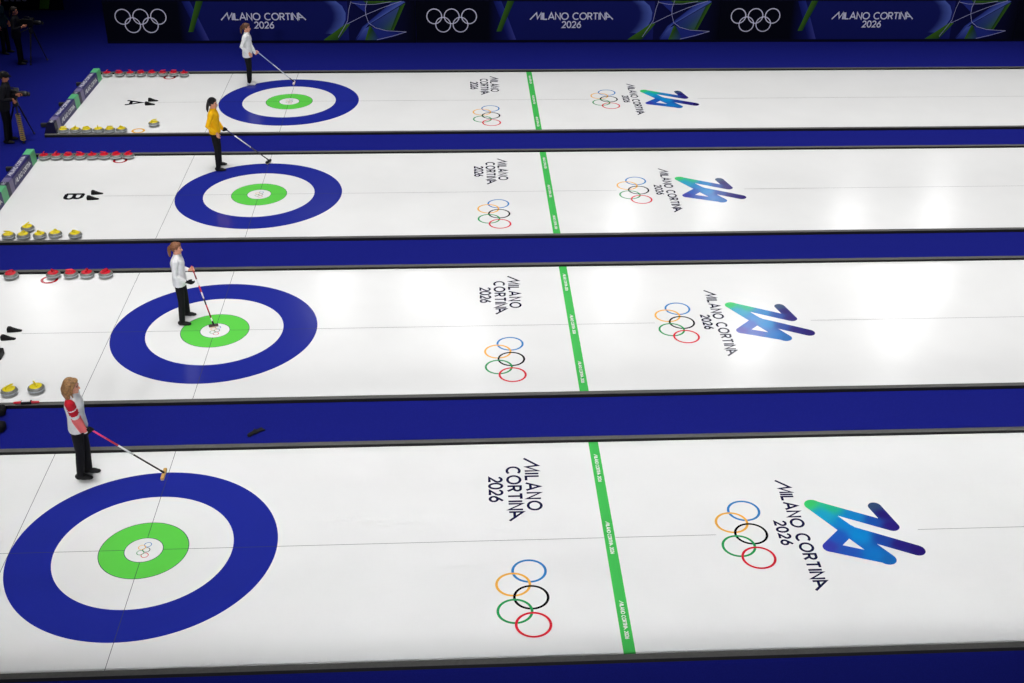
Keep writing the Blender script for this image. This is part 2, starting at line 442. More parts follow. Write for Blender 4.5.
# ------------------------------------------------------------------ hacks
M_rubber = mat('black_rubber', (.005, .005, .006), .7, .15)
def hack(x, y, label):
    t = thing('rubber_hack', label, 'foothold', (x, y, .0), 0, 'rubber footholds')
    bm = B()
    prof = [(-.105, .042, .066), (-.098, .050, .078), (-.065, .052, .075), (-.02, .048, .052), (.035, .040, .032), (.08, .032, .022), (.115, .022, .016)]
    rows = []
    for x_, hw, h in prof:
        x_, hw, h = x_*1.12, hw*1.12, h*1.15
        row = [(-hw, .002), (-hw, h*.55), (-hw*.8, h*.9), (0, h*(.82 if x_ > -.105 else 1)), (hw*.8, h*.9), (hw, h*.55), (hw, .002)]
        rows.append([bm.verts.new((x_, a, b)) for a, b in row])
    for i in range(len(rows)-1):
        for j in range(6): bm.faces.new((rows[i][j], rows[i+1][j], rows[i+1][j+1], rows[i][j+1]))
        bm.faces.new((rows[i][6], rows[i+1][6], rows[i+1][0], rows[i][0]))
    bm.faces.new(rows[0]); bm.faces.new(rows[-1][::-1])
    bmesh.ops.recalc_face_normals(bm, faces=bm.faces)
    obj('foot_cup', bm, M_rubber, t, True)
    bm = B(); box(bm, (0, 0, .003), (.22, .07, .004)); obj('base_plate', bm, mat('hack_plate', (.03, .03, .032), .4, .5, .6), t)
for k, yc in (('A', 18.54), ('B', 12.365), ('C', 6.155)):
    hack(-3.575, yc+.15, 'black rubber foothold on the %s, the farther of its two' % SH_SAY[k])
    hack(-3.60, yc-.145, 'black rubber foothold on the %s, the one nearer its front bumper' % SH_SAY[k])

# ------------------------------------------------------------------ curling stones
M_gran = mat('grey_granite', (.17, .175, .16), .35, .5, noise=.45, nscale=90)
M_band = mat('pale_striking_band', (.42, .45, .48), .45, .4, noise=.15, nscale=60)
M_sred = mat('red_plastic', srgb(205, 22, 44), .3, .5); M_syel = mat('yellow_plastic', srgb(232, 212, 32), .3, .5)
def scl(bm):
    for v in bm.verts: v.co.x *= .955; v.co.y *= .955
def make_stone(m, name):
    t = thing(name, 'x', 'curling stone')
    bm = B()
    lathe(bm, [(0, .002), (.062, .002), (.066, .006), (.095, .012), (.122, .022), (.136, .034), (.1425, .047)], 40)
    lathe(bm, [(.1425, .075), (.137, .088), (.124, .100), (.103, .109), (.086, .112), (0, .112)], 40)
    scl(bm); obj('granite_body', bm, M_gran, t, True)
    bm = B(); lathe(bm, [(.1425, .047), (.1445, .054), (.145, .061), (.1445, .068), (.1425, .075)], 40); scl(bm); obj('striking_band', bm, M_band, t, True)
    bm = B(); lathe(bm, [(0, .118), (.080, .1185), (.096, .117), (.101, .1125), (.098, .1095)], 40); obj('handle_plate', bm, m, t, True)
    bm = B(); tube(bm, [(-.055, 0, .118), (-.057, 0, .140), (-.045, 0, .158), (-.02, 0, .166), (.05, 0, .166), (.078, 0, .163)], [.017, .015, .014, .013, .0135, .012], 10)
    obj('handle', bm, m, t, True)
    return t
def copy_tree(o):
    c = o.copy(); COL.objects.link(c)
    for ch in o.children:
        d = ch.copy(); COL.objects.link(d); d.parent = c
    return c
ORD = ['first', 'second', 'third', 'fourth', 'fifth', 'sixth', 'seventh', 'eighth']
_used = {}
def put_stone(kind, x, y, rz, label, group):
    if kind not in _used: o = _used[kind] = make_stone(M_sred if kind == 'red' else M_syel, 'curling_stone')
    else: o = copy_tree(_used[kind])
    o.location = (x, y, .002); o.rotation_euler = (0, 0, rz); o['label'] = label; o['group'] = group
    return o
rnd = random.Random(3)
CF = '%s counting from the barrier board'
for i, x in enumerate((-5.235, -4.90, -4.60, -4.305, -4.01, -3.71, -3.415, -3.118)):
    put_stone('red', x, (20.785, 20.78, 20.775, 20.78, 20.775, 20.77, 20.775, 20.735)[i], rnd.uniform(0, 6.28), 'red-handled stone on the sheet marked A, ' + CF % ORD[i], 'red stones on the sheet marked A')
for i, x in enumerate((-5.235, -4.94, -4.645, -4.35, -4.055, -3.76, -3.465, -3.17)):
    x = -5.285+.2785*i
    put_stone('red', x, 14.62+(i % 2)*.01, rnd.uniform(0, 6.28), 'red-handled stone on the sheet marked B, ' + CF % ORD[i], 'red stones on the sheet marked B')
for i, (x, y, s_) in enumerate(((-4.245, 8.42, 'standing alone, farthest from the house'), (-3.438, 8.42, 'the one touching the red ring'), (-3.106, 8.425, 'third counting towards the house'), (-2.80, 8.425, 'fourth counting towards the house'), (-2.439, 8.415, 'the one closest to the house'))):
    put_stone('red', x, y, rnd.uniform(0, 6.28), 'red-handled stone on the second sheet from the front, %s' % s_, 'red stones on the second sheet from the front')
for i, x in enumerate((-5.29, -5.005, -4.722, -4.44, -4.158, -3.876)):
    put_stone('yellow', x, 16.40+(.012 if i % 2 else 0)-.045, rnd.uniform(0, 6.28), 'yellow-handled stone on the sheet marked A, ' + CF % ORD[i], 'yellow stones on the sheet marked A')
put_stone('yellow', -3.174, 16.807, .6, 'lone yellow-handled stone standing apart on the sheet marked A', 'yellow stones on the sheet marked A')
for i, (x, y) in enumerate(((-4.82, 10.23), (-4.516, 10.225), (-4.19, 10.23), (-3.89, 10.28), (-3.476, 10.235))):
    put_stone('yellow', x, y, (rnd.uniform(0, 6.28)), 'yellow-handled front row stone on the sheet marked B, %s counting from the photo edge' % ORD[i], 'yellow stones on the sheet marked B')
put_stone('yellow', -4.54, 10.60, 1.2, 'yellow-handled stone standing behind the row of yellow stones on the sheet marked B', 'yellow stones on the sheet marked B')
for x, y, a, l in ((-3.028, 4.152, .8, 'yellow-handled stone between two others at the front edge of the second sheet'), (-2.612, 4.223, 2.2, 'yellow-handled stone on the second sheet, behind the head of the person in red and white'), (-3.335, 4.10, 2.9, 'yellow-handled stone cut off by the photo edge on the second sheet')):
    put_stone('yellow', x, y, a, l, 'yellow stones on the second sheet from the front')

# ------------------------------------------------------------------ banners
BX, BY = (1.845, 23.849), (19.951, 23.712)
bd = V((BY[0]-BX[0], BY[1]-BX[1], 0)).normalized(); bang = math.atan2(bd.y, bd.x)
def bpos(x): return V((x, BX[1]+(x-BX[0])*bd.y/bd.x, FZ))
PER = 9.183; BHT = 1.275
def px(u_, y_): return (u_, .10+(40.3-y_)*.0296)
def banner(x0, label, base_name='banner_board', full=True):
    """local x runs along the board, local -y is the printed face"""
    t = thing(base_name, label, 'advertising board', bpos(x0), bang, 'advertising boards along the far side')
    bm = B(); box(bm, (PER/2-.005, .06, BHT/2), (PER-.01, .12, BHT), bev=.01); obj('board', bm, mat('board_back_navy', srgb(10, 11, 34), .85, .05), t)
    navy = srgb(22, 28, 98); dk = srgb(6, 8, 22); glow = srgb(84, 104, 186); green = srgb(66, 110, 34); dgreen = srgb(32, 66, 34); pale = srgb(176, 178, 220); bl = srgb(40, 52, 138)
    def FL(z): return Flat((0, 0, 0), (1, 0, 0), (0, 0, 1), (0, -1, 0), z)
    X = lambda p_: (p_-140)*.0297+1.05       # photo column of the first panel -> distance along the panel
    F = FL(.002)
    lo, hi = .085, BHT-.02
    def quad(u0, u1, c0, c1): F.face([(u0, lo), (u1, lo), (u1, hi), (u0, hi)], 0, [c0, c1, c1, c0])
    quad(.01, X(178), dk, dk); quad(X(178), X(200), dk, navy); quad(X(200), X(335), navy, navy); quad(X(335), X(346), navy, srgb(30, 36, 110)); quad(X(346), X(400), srgb(17, 20, 72), srgb(12, 14, 46)); quad(X(400), PER-.02, srgb(12, 14, 46), dk)
    F.build('ground_print', M_print, t)
    F = FL(.004)
    def poly(pts, cols): F.face([(X(a), px(0, b)[1]) for a, b in pts], 0, cols); F.next()
    def line(pts, w, c): F.stroke([(X(a), px(0, b)[1]) for a, b in pts], w, 0, c)
    T_, Bt = 1.0, 40.6
    poly([(183, T_), (191, T_), (206, Bt), (198, Bt)], [navy, bl, srgb(62, 66, 150), navy])
    poly([(197, T_), (204, T_), (191, 32), (186, 32)], [green, dgreen, dgreen, green])
    # pale arc
    rim = [(335, T_), (341, 6), (344, 13), (343.5, 20), (340, 27), (334, 34)]
    for i in range(5):
        a, b = rim[i], rim[i+1]
        poly([(a[0]-13, a[1]), a, b, (b[0]-13, b[1])], [navy, glow, glow, navy])
    # ribbons
    poly([(320, Bt), (335, Bt), (348, 24), (343, 24)], [green, dgreen, green, green])
    poly([(352, Bt), (366, 25), (404, 2), (402, T_), (392, T_), (360, 27)][:6], [bl, glow, glow, glow, bl, bl])
    poly([(353, Bt), (362, Bt), (368, 26), (362, 29)], [bl, bl, glow, glow])
    poly([(362, Bt), (377, Bt), (370, 28), (367, 26)], [green, bl, dgreen, green])
    poly([(367, 25), (402, 4), (391, 31), (378, 29.5)], [bl, srgb(70, 90, 140), green, srgb(45, 70, 120)])
    poly([(391, 31), (388, 31), (398, 6.5), (404, 3)], [green, dgreen, dgreen, green])
    poly([(377, Bt), (391, 37), (404, 32.5), (378, 30), (369, 27)], [bl, bl, navy, bl, bl])
    poly([(350, T_), (364, T_), (364, 13)], [bl, bl, bl])
    poly([(362, T_), (402, T_), (390, 2.3), (368, 4.2)], [green, green, dgreen, dgreen])
    line([(345, 24), (362, 15.5), (380, 8), (400, T_)], .0135, pale)
    line([(350, T_), (347.5, 9), (345.5, 21), (342, 27), (335, 38)], .012, pale)
    line([(350, 2.5), (360, 4.5), (374, 4.2), (390, 1.6)], .012, pale)
    line([(366, T_), (364, 8), (364, 15), (366.5, 23), (373, 28), (384, 31), (404, 32.3)], .0135, pale)
    line([(404, 32.3), (390, 36.5), (374, 40.3)], .0135, pale)
    F.build('ribbon_print', M_print, t, 'green and pale blue ribbon artwork')
    grey = mat('banner_white', srgb(222, 222, 240), .85, .05)
    F = FL(.010)
    for du, dv in ((-.52, .135), (0, .135), (.52, .135), (-.26, -.115), (.26, -.115)): F.ring(1.075+du, .672+dv, .222, .029, 0, 48)
    F.build('rings_logo', grey, t, 'five white interlocking rings')
    F = FL(.010); c = X(262); fit_text(F, MC, c-1.25, .705, .205, .034, 2.50); fit_text(F, YR, c-.28, .455, .20, .034, .56)
    F.build('lettering', grey, t, 'white lettering in two lines')
    return t
banner(-4.89-1.05, 'navy advertising board behind the person in white on the sheet marked A')
banner(-4.89-1.05+PER, 'navy advertising board along the far side, second counting from its dark open end')
banner(-4.89-1.05+PER*2, 'navy advertising board along the far side, third counting from its dark open end')
banner(-4.89-1.05+PER*3, 'navy advertising board mostly beyond the photo edge at the far side')
# a further board in the dark, behind the camera crew
t = thing('banner_board', 'dim advertising board in the dark corner behind the camera crew', 'advertising board', (-13.2, 27.6, FZ), 0, 'advertising boards along the far side')
bm = B(); box(bm, (2.5, .06, .6), (5.0, .12, 1.2), bev=.01); obj('board', bm, MATS['board_back_navy'], t)
F = Flat((0, 0, 0), (1, 0, 0), (0, 0, 1), (0, -1, 0), .002)
F.face([(4.25, .05), (4.55, .05), (4.85, 1.15), (4.55, 1.15)], 0, [srgb(74, 124, 40)]*4); F.build('ribbon_print', M_print, t, 'green slanting band')
F = Flat((0, 0, 0), (1, 0, 0), (0, 0, 1), (0, -1, 0), .003); fit_text(F, MIL, 2.55, .62, .28, .045, 1.75); fit_text(F, YR, 3.2, .30, .24, .04, .7)
F.build('lettering', MATS['banner_white'], t, 'white lettering')

# ------------------------------------------------------------------ people
M_skin = mat('skin', srgb(224, 160, 132), .55, .4); M_lip = mat('lips', srgb(192, 108, 98), .5, .4); M_eye = mat('eye', (.03, .025, .02), .3, .5); M_brow = mat('brow', (.10, .06, .035), .8)
M_blk = mat('black_cloth', (.007, .007, .009), .8, .2); M_blk2 = mat('black_shoe', (.007, .007, .008), .6, .25)
M_wht = mat('white_cloth', (.87, .87, .88), .8, .2, noise=.06, nscale=14, bump=.25, bscale=9); M_red = mat('red_cloth', srgb(206, 34, 52), .8, .2); M_coral = mat('coral_cloth', srgb(240, 118, 118), .8, .2)
M_yel = mat('yellow_cloth', srgb(255, 188, 14), .8, .2, noise=.08, nscale=14, bump=.25, bscale=9)
M_wshoe = mat('white_shoe', (.72, .72, .72), .5, .4)

def ik(Sh, W, l1, l2, pole):
    d = W-Sh; L = min(d.length, (l1+l2)*.998); dn = d.normalized()
    a = (l1*l1-l2*l2+L*L)/(2*L); h = math.sqrt(max(l1*l1-a*a, 1e-6))
    pv = V(pole); pv = (pv-dn*pv.dot(dn)).normalized()
    return Sh+dn*a+pv*h
def hand_grip(bm, W, G, ax, g=0.0):
    """palm and five fingers closed round a shaft through G along ax"""
    n = (G-W); n = (n-ax*n.dot(ax)).normalized(); b = ax.cross(n).normalized(); R = .014+.009+g*.5
    palm = G-n*(R+.008)
    tube(bm, [W, W.lerp(palm, .5), palm], [.024+g, .030+g, .034+g], 12, squash=(b, .62))
    for i, fl in enumerate((0, 1, 2, 3)):
        o = G+ax*((i-1.5)*.0215); r_ = (.0085, .009, .0088, .0075)[i]+g
        a1 = (-45, -70, -65, -40)[i]
        pts = [o+(n*math.cos(math.radians(t_))+b*math.sin(math.radians(t_)))*R for t_ in [165+(a1-165)*q/7 for q in range(8)]]
        tube(bm, pts, [r_*1.08]*3+[r_]*3+[r_*.92, r_*.85], 8)
    o = G+ax*.040
    pts = [palm+ax*.01-b*.012]+[o+(n*math.cos(math.radians(t_))+b*math.sin(math.radians(t_)))*(R+.002) for t_ in (215, 245, 275, 305)]
    tube(bm, pts, [.013+g, .0115+g, .0105+g, .010+g, .009+g], 8)
def hand_free(bm, W, d, pn, g=0.0):
    """relaxed hand: d points along it, pn is the palm normal"""
    d = d.normalized(); pn = (pn-d*pn.dot(d)).normalized(); s_ = d.cross(pn)
    tube(bm, [W, W+d*.045, W+d*.088], [.023+g, .034+g, .037+g], 12, squash=(pn, .48))
    for i in range(4):
        o = W+d*(.086+(0, .005, .003, -.004)[i])+s_*((1.5-i)*.0205)
        L = (.068, .076, .070, .055)[i]; r_ = (.0085, .009, .0085, .0075)[i]+g
        cur = [0, .18, .55, .95]; p_ = o; pts = [o]
        for q in range(3):
            p_ = p_+(d*math.cos(cur[q+1])+pn*math.sin(cur[q+1]))*L*(.45, .32, .23)[q]; pts.append(p_)
        tube(bm, pts, [r_*1.05, r_, r_*.95, r_*.85], 8)
    o = W+d*.03+s_*.026
    tube(bm, [o, o+d*.028+s_*.020+pn*.012, o+d*.056+s_*.024+pn*.022], [.013+g, .0115+g, .0095+g], 8)

def person(label, loc, H, rz=0, feet=((0, .10), (0, -.10)), hands=None, hair='pony', hair_col=(.2, .1, .05), top=None, top_mats=None, top_fn=None,
           shoe=None, gloves=(), lean=0.0, head_pitch=8, trousers=None, vox=.0055, hat=None, group=None, hips_x=0.0, sh_x=0.0, skin=None, hem=.462):
    """faces local +X; hands: dict side -> ('grip', G, axis) or ('free', wrist, dir); local coordinates"""
    t = thing('person', label, 'person', loc, rz, group)
    q = H/1.7; skin = skin or M_skin
    hipz, shz = .50*H, .812*H
    hx = hips_x; sx = sh_x
    cx = lambda z: hx+(sx-hx)*max(0, min(1, (z-hipz)/(shz-hipz)))
    C0 = V((sx+.02*q, 0, H-.125*q))                        # head centre
    HR = Matrix.Rotation(math.radians(head_pitch), 3, 'Y')
    def hd(x, y, z): return C0+HR @ V((x*q, y*q, z*q))
    arms = {}
    for s_, sg in (('L', 1), ('R', -1)):
        Sh = V((sx-.005, sg*.163*q, shz-.01)); h = hands[s_]
        l1, l2 = .172*H, .150*H
        if h[0] == 'grip':
            G = V(h[1]); ax = V(h[2]).normalized(); back = V(h[3]) if len(h) > 3 else V((-1, 0, .25))
            n = back-ax*back.dot(ax); W = G+n.normalized()*.082*q
        else: W = V(h[1])
        if (W-Sh).length > (l1+l2)*.995: l1 *= (W-Sh).length/((l1+l2)*.99); l2 *= (W-Sh).length/((.172*H+.150*H)*.99)
        E_ = ik(Sh, W, l1, l2, h[4] if len(h) > 4 else (-.7, sg*.45, -.6))
        arms[s_] = (Sh, E_, W)
    legs = {}
    for s_, sg, (fx, fy) in (('L', 1, feet[0]), ('R', -1, feet[1])):
        Hp = V((hx, sg*.085*q, hipz)); An = V((fx, fy, .075*q)); Kn = Hp.lerp(An, .47)+V((.022*q, 0, 0))
        legs[s_] = (Hp, Kn, An)
    def do_hand(bm, s_, g=0.0):
        h = hands[s_]; W = arms[s_][2]
        if h[0] == 'grip': hand_grip(bm, W, V(h[1]), V(h[2]).normalized(), g)
        else: hand_free(bm, W, V(h[2]), V((.3, 1 if s_ == 'R' else -1, 0)), g)
    # --- body, one continuous surface
    bm = B()
    rings_loft(bm, [(cx(z*H), 0, z*H, a*q, b*q) for z, a, b in ((.465, .07, .11), (.49, .10, .155), (.53, .108, .165), (.58, .10, .15), (.63, .088, .132), (.69, .098, .142), (.74, .112, .155), (.785, .10, .165), (.815, .075, .15), (.835, .055, .085), (.85, .045, .05))])
    tube(bm, [(sx-.012*q, 0, .81*H), (sx+.0, 0, .86*H), C0-V((.005, 0, .03))], [.062*q, .052*q, .055*q])
    for s_ in 'LR':
        a, b, c = arms[s_]
        tube(bm, [a, a.lerp(b, .35), b, b.lerp(c, .4), c], [.050*q, .044*q, .036*q, .036*q, .025*q])
        do_hand(bm, s_)
        a, b, c = legs[s_]
        tube(bm, [a, a.lerp(b, .4), b, b.lerp(c, .35), c], [.078*q, .070*q, .050*q, .050*q, .034*q])
        tube(bm, [c-V((.03, 0, .035)), c+V((.06, 0, -.045)), c+V((.125, 0, -.052))], [.032*q, .026*q, .018*q])
    ellip(bm, hd(-.008, 0, .018), (.098*q, .075*q, .104*q), HR, 24, 16)
    ellip(bm, hd(.035, 0, -.055), (.056*q, .055*q, .062*q), HR, 20, 12)
    ellip(bm, hd(.066, 0, -.095), (.022*q, .024*q, .017*q), HR)           # chin
    tube(bm, [hd(.083, 0, .012), hd(.098, 0, -.012), hd(.106, 0, -.030)], [.008*q, .0105*q, .0125*q], 10)   # nose
    ellip(bm, hd(.088, 0, -.060), (.009*q, .022*q, .011*q), HR)           # mouth
    for sg in (1, -1):
        ellip(bm, hd(.076, sg*.032, .020), (.014*q, .024*q, .008*q), HR)  # brow ridge
        ellip(bm, hd(.055, sg*.045, -.035), (.026*q, .018*q, .022*q), HR) # cheek
        ellip(bm, hd(-.006, sg*.077, -.012), (.020*q, .009*q, .030*q), HR)# ear
    eL, eR, mo = hd(.084, .032, .002), hd(.084, -.032, .002), hd(.094, 0, -.060)
    bL, bR = hd(.088, .033, .024), hd(.088, -.033, .024)
    def face_mat(c):
        if min((c-eL).length, (c-eR).length) < .0125*q: return 2
        if abs((c-mo).z) < .006*q and abs(c.y) < .02*q and (c-mo).length < .022*q: return 1
        for b_ in (bL, bR):
            if abs((c-b_).z) < .005*q and abs((c-b_).y) < .018*q and (c-b_).length < .025*q: return 3
        return 0
    voxel('body', bm, vox, [skin, M_lip, M_eye, M_brow], t, face_mat, 2)
    # --- top
    bm = B()
    rings_loft(bm, [(cx(z*H), 0, z*H, a*q, b*q) for z, a, b in ((hem, .126, .178), (hem+.016, .136, .186), (.54, .134, .184), (.585, .128, .172), (.63, .120, .158), (.69, .124, .162), (.74, .136, .174), (.785, .118, .182), (.815, .092, .168), (.84, .066, .10), (.862, .058, .062))])
    for s_ in 'LR':
        a, b, c = arms[s_]
        tube(bm, [a+V((0, 0, .004)), a.lerp(b, .35), b, b.lerp(c, .4), b.lerp(c, .86)], [.068*q, .060*q, .054*q, .050*q, .040*q], 14)
    A_ = arms
    fn = (lambda c: top_fn(c, A_, H, q)) if top_fn else None
    voxel('jacket', bm, vox*1.25, top_mats, t, fn, 5)
    # --- trousers
    bm = B()
    rings_loft(bm, [(hx, 0, z*H, a*q, b*q) for z, a, b in ((.455, .085, .135), (.475, .112, .168), (.51, .118, .172), (.535, .112, .165))])
    for s_ in 'LR':
        a, b, c = legs[s_]
        tube(bm, [a, a.lerp(b, .35), b, b.lerp(c, .4), c.lerp(b, .04)+V((.004, 0, 0))], [.090*q, .084*q, .066*q, .064*q, .056*q], 16)
    voxel('trousers', bm, vox*1.25, trousers or M_blk, t, None, 5)
    # --- shoes
    for s_ in 'LR':
        c = legs[s_][2]; bm = B()
        ellip(bm, (c.x-.022*q, c.y, .05*q), (.062*q, .042*q, .052*q)); ellip(bm, (c.x+.055*q, c.y, .036*q), (.095*q, .046*q, .042*q)); ellip(bm, (c.x+.120*q, c.y, .027*q), (.060*q, .044*q, .028*q))
        tube(bm, [(c.x, c.y, .05*q), (c.x, c.y, .10*q)], .044*q)
        voxel('shoe', bm, vox, shoe or M_blk2, t, None, 3, post=lambda v: V((v.x, v.y, max(v.z, .003))))
    # --- gloves
    for s_ in gloves:
        bm = B(); do_hand(bm, s_, .0035); W = arms[s_][2]; E_ = arms[s_][1]
        tube(bm, [W.lerp(E_, .16), W], [.034*q, .031*q])
        voxel('glove', bm, vox*.9, M_blk, t, None, 1)
    # --- hair
    if hair:
        bm = B()
        ellip(bm, hd(-.026, 0, .032), (.100*q, .086*q, .106*q), HR, 24, 16)
        ellip(bm, hd(.028, 0, .088), (.060*q, .066*q, .038*q), HR)
        if hair == 'bob':
            for sg in (1, -1):
                tube(bm, [hd(-.012, sg*.070, .05), hd(-.022, sg*.088, -.03), hd(-.04, sg*.094, -.11), hd(-.03, sg*.092, -.17), hd(.0, sg*.085, -.20)], [.030*q, .034*q, .036*q, .028*q, .010*q])
                tube(bm, [hd(.050, sg*.030, .098), hd(.050, sg*.066, .055), hd(.022, sg*.084, -.01), hd(.012, sg*.090, -.09), hd(.03, sg*.088, -.14)], [.020*q, .018*q, .016*q, .014*q, .008*q])
            tube(bm, [hd(-.07, 0, .03), hd(-.098, 0, -.06), hd(-.095, 0, -.13), hd(-.085, 0, -.19)], [.060*q, .062*q, .056*q, .036*q])
            for sg in (1, -1): tube(bm, [hd(-.05, sg*.05, .03), hd(-.072, sg*.062, -.06), hd(-.07, sg*.058, -.13), hd(-.065, sg*.05, -.185)], [.05*q, .05*q, .044*q, .026*q])
        elif hair == 'pony':
            tube(bm, [hd(-.105, 0, .05), hd(-.132, 0, .02), hd(-.142, 0, -.05), hd(-.136, 0, -.13), hd(-.128, 0, -.18)], [.026*q, .034*q, .036*q, .030*q, .014*q])
        elif hair == 'tail':
            tube(bm, [hd(-.09, 0, .0), hd(-.112, 0, -.07), hd(-.118, .0, -.15), hd(-.112, 0, -.21)], [.045*q, .036*q, .03*q, .014*q])
        voxel('hair', bm, vox*1.1, mat('hair_%d' % int(hair_col[0]*1e4), hair_col, .6, .4, noise=.5, nscale=38), t, None, 3)
    if hat:
        bm = B()
        if hat == 'band':
            tube(bm, [hd(.082*math.cos(a)-.015, .086*math.sin(a), .062+.012*math.cos(a)) for a in [2*PI*i/24 for i in range(25)]], .021*q, 10)
            ellip(bm, hd(-.012, 0, .082), (.092*q, .084*q, .064*q), HR)
        else:
            ellip(bm, hd(-.010, 0, .05), (.108*q, .092*q, .086*q), HR)
            tube(bm, [hd(.07, .05, .062), hd(.125, .03, .056), hd(.135, 0, .056), hd(.125, -.03, .056), hd(.07, -.05, .062)], .012*q, 8)
        voxel('cap', bm, vox*1.1, M_blk, t, None, 2)
    return t

def broom(label, top_, foot, bands, head_mat, head_rot=PI/2, hs=(.20, .062, .040), tilt=0, pad=None):
    """stick from the point top_ to a brush head standing on the ice at foot (world coordinates)"""
    T0 = V(top_); F0 = V(foot); t = thing('curling_broom', label, 'broom', (F0.x, F0.y, .003+abs(tilt)*.034))
    a = T0-t.location; b = V((0, 0, hs[2]+.022)); L = (a-b)
    for i, (s0, s1, m, lab) in enumerate(bands):
        bm = B(); tube(bm, [b+L*s0, b+L*((s0+s1)/2), b+L*s1], .0135 if i % 2 else .0130, 12, cap=(i == len(bands)-1)); o = obj('shaft', bm, m, t, True, lab)
    R = Matrix.Rotation(head_rot, 3, 'Z') @ Matrix.Rotation(tilt, 3, 'X')
    bm = B(); box(bm, (0, 0, hs[2]/2+.012), hs, R=R, bev=.012); hd_ = obj('brush_head', bm, head_mat, t, True)
    bm = B(); box(bm, (0, 0, .007), (hs[0]*.96, hs[1]*.92, .012), R=R, bev=.004); obj('brush_pad', bm, pad or mat('pad_cloth', (.55, .50, .40), .8), hd_)
    bm = B(); tube(bm, [V((0, 0, hs[2]*.7)), b, b+L.normalized()*.05], [.022, .018, .016], 10); obj('swivel_joint', bm, M_blk2, t, True)
    return t

def along(a, b, t_): return V(a).lerp(V(b), t_)
M_pink = mat('pink_shaft', srgb(236, 60, 120), .35, .5); M_rsh = mat('red_shaft', srgb(200, 30, 48), .35, .5); M_wsh = mat('white_shaft', (.78, .78, .78), .35, .5); M_ksh = mat('black_shaft', (.02, .014, .014), .35, .5)
M_silver = mat('silver_shaft', (.55, .58, .66), .35, .5); M_bsh = mat('dark_blue_shaft', srgb(24, 26, 92), .4, .5); M_tan = mat('tan_fabric', srgb(206, 164, 92), .7, .3); M_pw = mat('pale_pink_fabric', srgb(232, 214, 214), .7, .3)
M_rband = mat('dark_red_shaft', srgb(128, 22, 38), .35, .5)

# D: curler on the front sheet
yD = 1.78; xD = -1.26
footD = V((-.058, 1.75, 0)); topD = V((-1.02, 1.655, .962))
bD = V((footD.x, footD.y, .06)); axD = (topD-bD).normalized()
gD = topD-axD*.06
def topfn_D(c, A, H, q):
    for s_ in 'RL':
        a, b, w = A[s_]; best = None
        for (p0, p1, o0) in ((a, b, 0), (b, w, 1)):
            d = p1-p0; t_ = max(0, min(1, (c-p0).dot(d)/d.length_squared)); dist = (p0+d*t_-c).length
            if best is None or dist < best[0]: best = (dist, o0+t_)
        if best[0] < .074*q and (abs(c.y) > .128*q or best[1] > .6):
            v = best[1]
            if v > 1.85: return 0
            if v > .84: return 2
            if .66 < v <= .84: return 0
            if s_ == 'L' and v < .66: return 0
            if .30 < v < .36: return 0
            return 1
    if c.z > .775*H and abs(c.y) > .07*q and c.x < .02: return 1
    return 0
person('person with shoulder-length blond hair in a white and red top beside the front house', (xD, yD, 0), 1.72, 0, ((.065, .10), (-.01, -.07)),
       {'R': ('grip', gD-V((xD, yD, 0)), axD, (-1, -.1, .25), (-1, -.05, -.5)), 'L': ('free', (.06, .215, .90), (.2, -.1, -1))}, 'bob', srgb(150, 112, 72), None, [M_wht, M_red, M_coral], topfn_D, None, ('L', 'R'), head_pitch=6, hips_x=.07, sh_x=.075, hem=.503)
broom('curling broom with tan head and pink, red and white shaft, on the front sheet', topD, footD, ((0, .40, M_ksh, 'dark lower shaft'), (.40, .60, M_wsh, 'white shaft section'), (.60, .76, M_rsh, 'red shaft section'), (.76, .93, M_pink, 'pink shaft section'), (.93, 1.0, M_ksh, None)), M_tan, hs=(.27, .052, .04))

# C: curler on the second sheet
yC = 6.595; xC = -.62
footC = V((-.045, 6.34, 0)); topC = V((-.372, 6.68, 1.06)); bC = V((footC.x, footC.y, .06)); axC = (topC-bC).normalized(); gC = topC-axC*.05
person('person with ginger ponytail and white jacket standing in the house of the second sheet', (xC, yC, 0), 1.575, 0, ((.03, .19), (.0, -.17)),
       {'L': ('grip', gC-V((xC, yC, 0)), axC, (-1, .3, .1)), 'R': ('free', (.165, -.13, .86), (.75, .3, -.35))}, 'pony', srgb(132, 86, 58), None, [M_wht], None, None, ('R',), head_pitch=4, hips_x=.02, sh_x=.025, hem=.478)
broom('curling broom with a red striped shaft, its head on the button of the second sheet', topC, footC,
      tuple((i/9, (i+1)/9, (M_wsh, M_rsh, M_rband)[(i*2) % 3] if i not in (3, 4) else (M_ksh if i == 3 else M_wsh), None) for i in range(9)), mat('dark_brown_fabric', (.06, .03, .03), .7), .3, (.17, .055, .035))

# B: curler in yellow
yB = 13.98; xB = -1.137
footB = V((-.01, 14.215, 0)); topB = V((-.936, 14.07, .945)); bB = V((footB.x, footB.y, .06)); axB = (topB-bB).normalized(); gB = topB-axB*.05
person('person in a bright yellow jersey and black cap on the sheet marked B', (xB, yB, 0), 1.685, 0, ((.0, .17), (.03, -.19)),
       {'L': ('grip', gB-V((xB, yB, 0)), axB, (-1, .2, .35)), 'R': ('free', (.085, -.20, .93), (.25, .05, -1))}, 'tail', (.012, .010, .010), None, [M_yel], None, None, ('L',), head_pitch=6, hat='band', hips_x=.01, sh_x=.012, hem=.515)
broom('curling broom with white mid shaft and tilted black head, held by the person in yellow', topB, footB, ((0, .40, M_ksh, 'black lower shaft'), (.40, .76, M_wsh, 'white shaft section'), (.76, 1.0, M_bsh, 'dark blue upper shaft')), M_blk2, 1.15, (.20, .055, .05), .5)

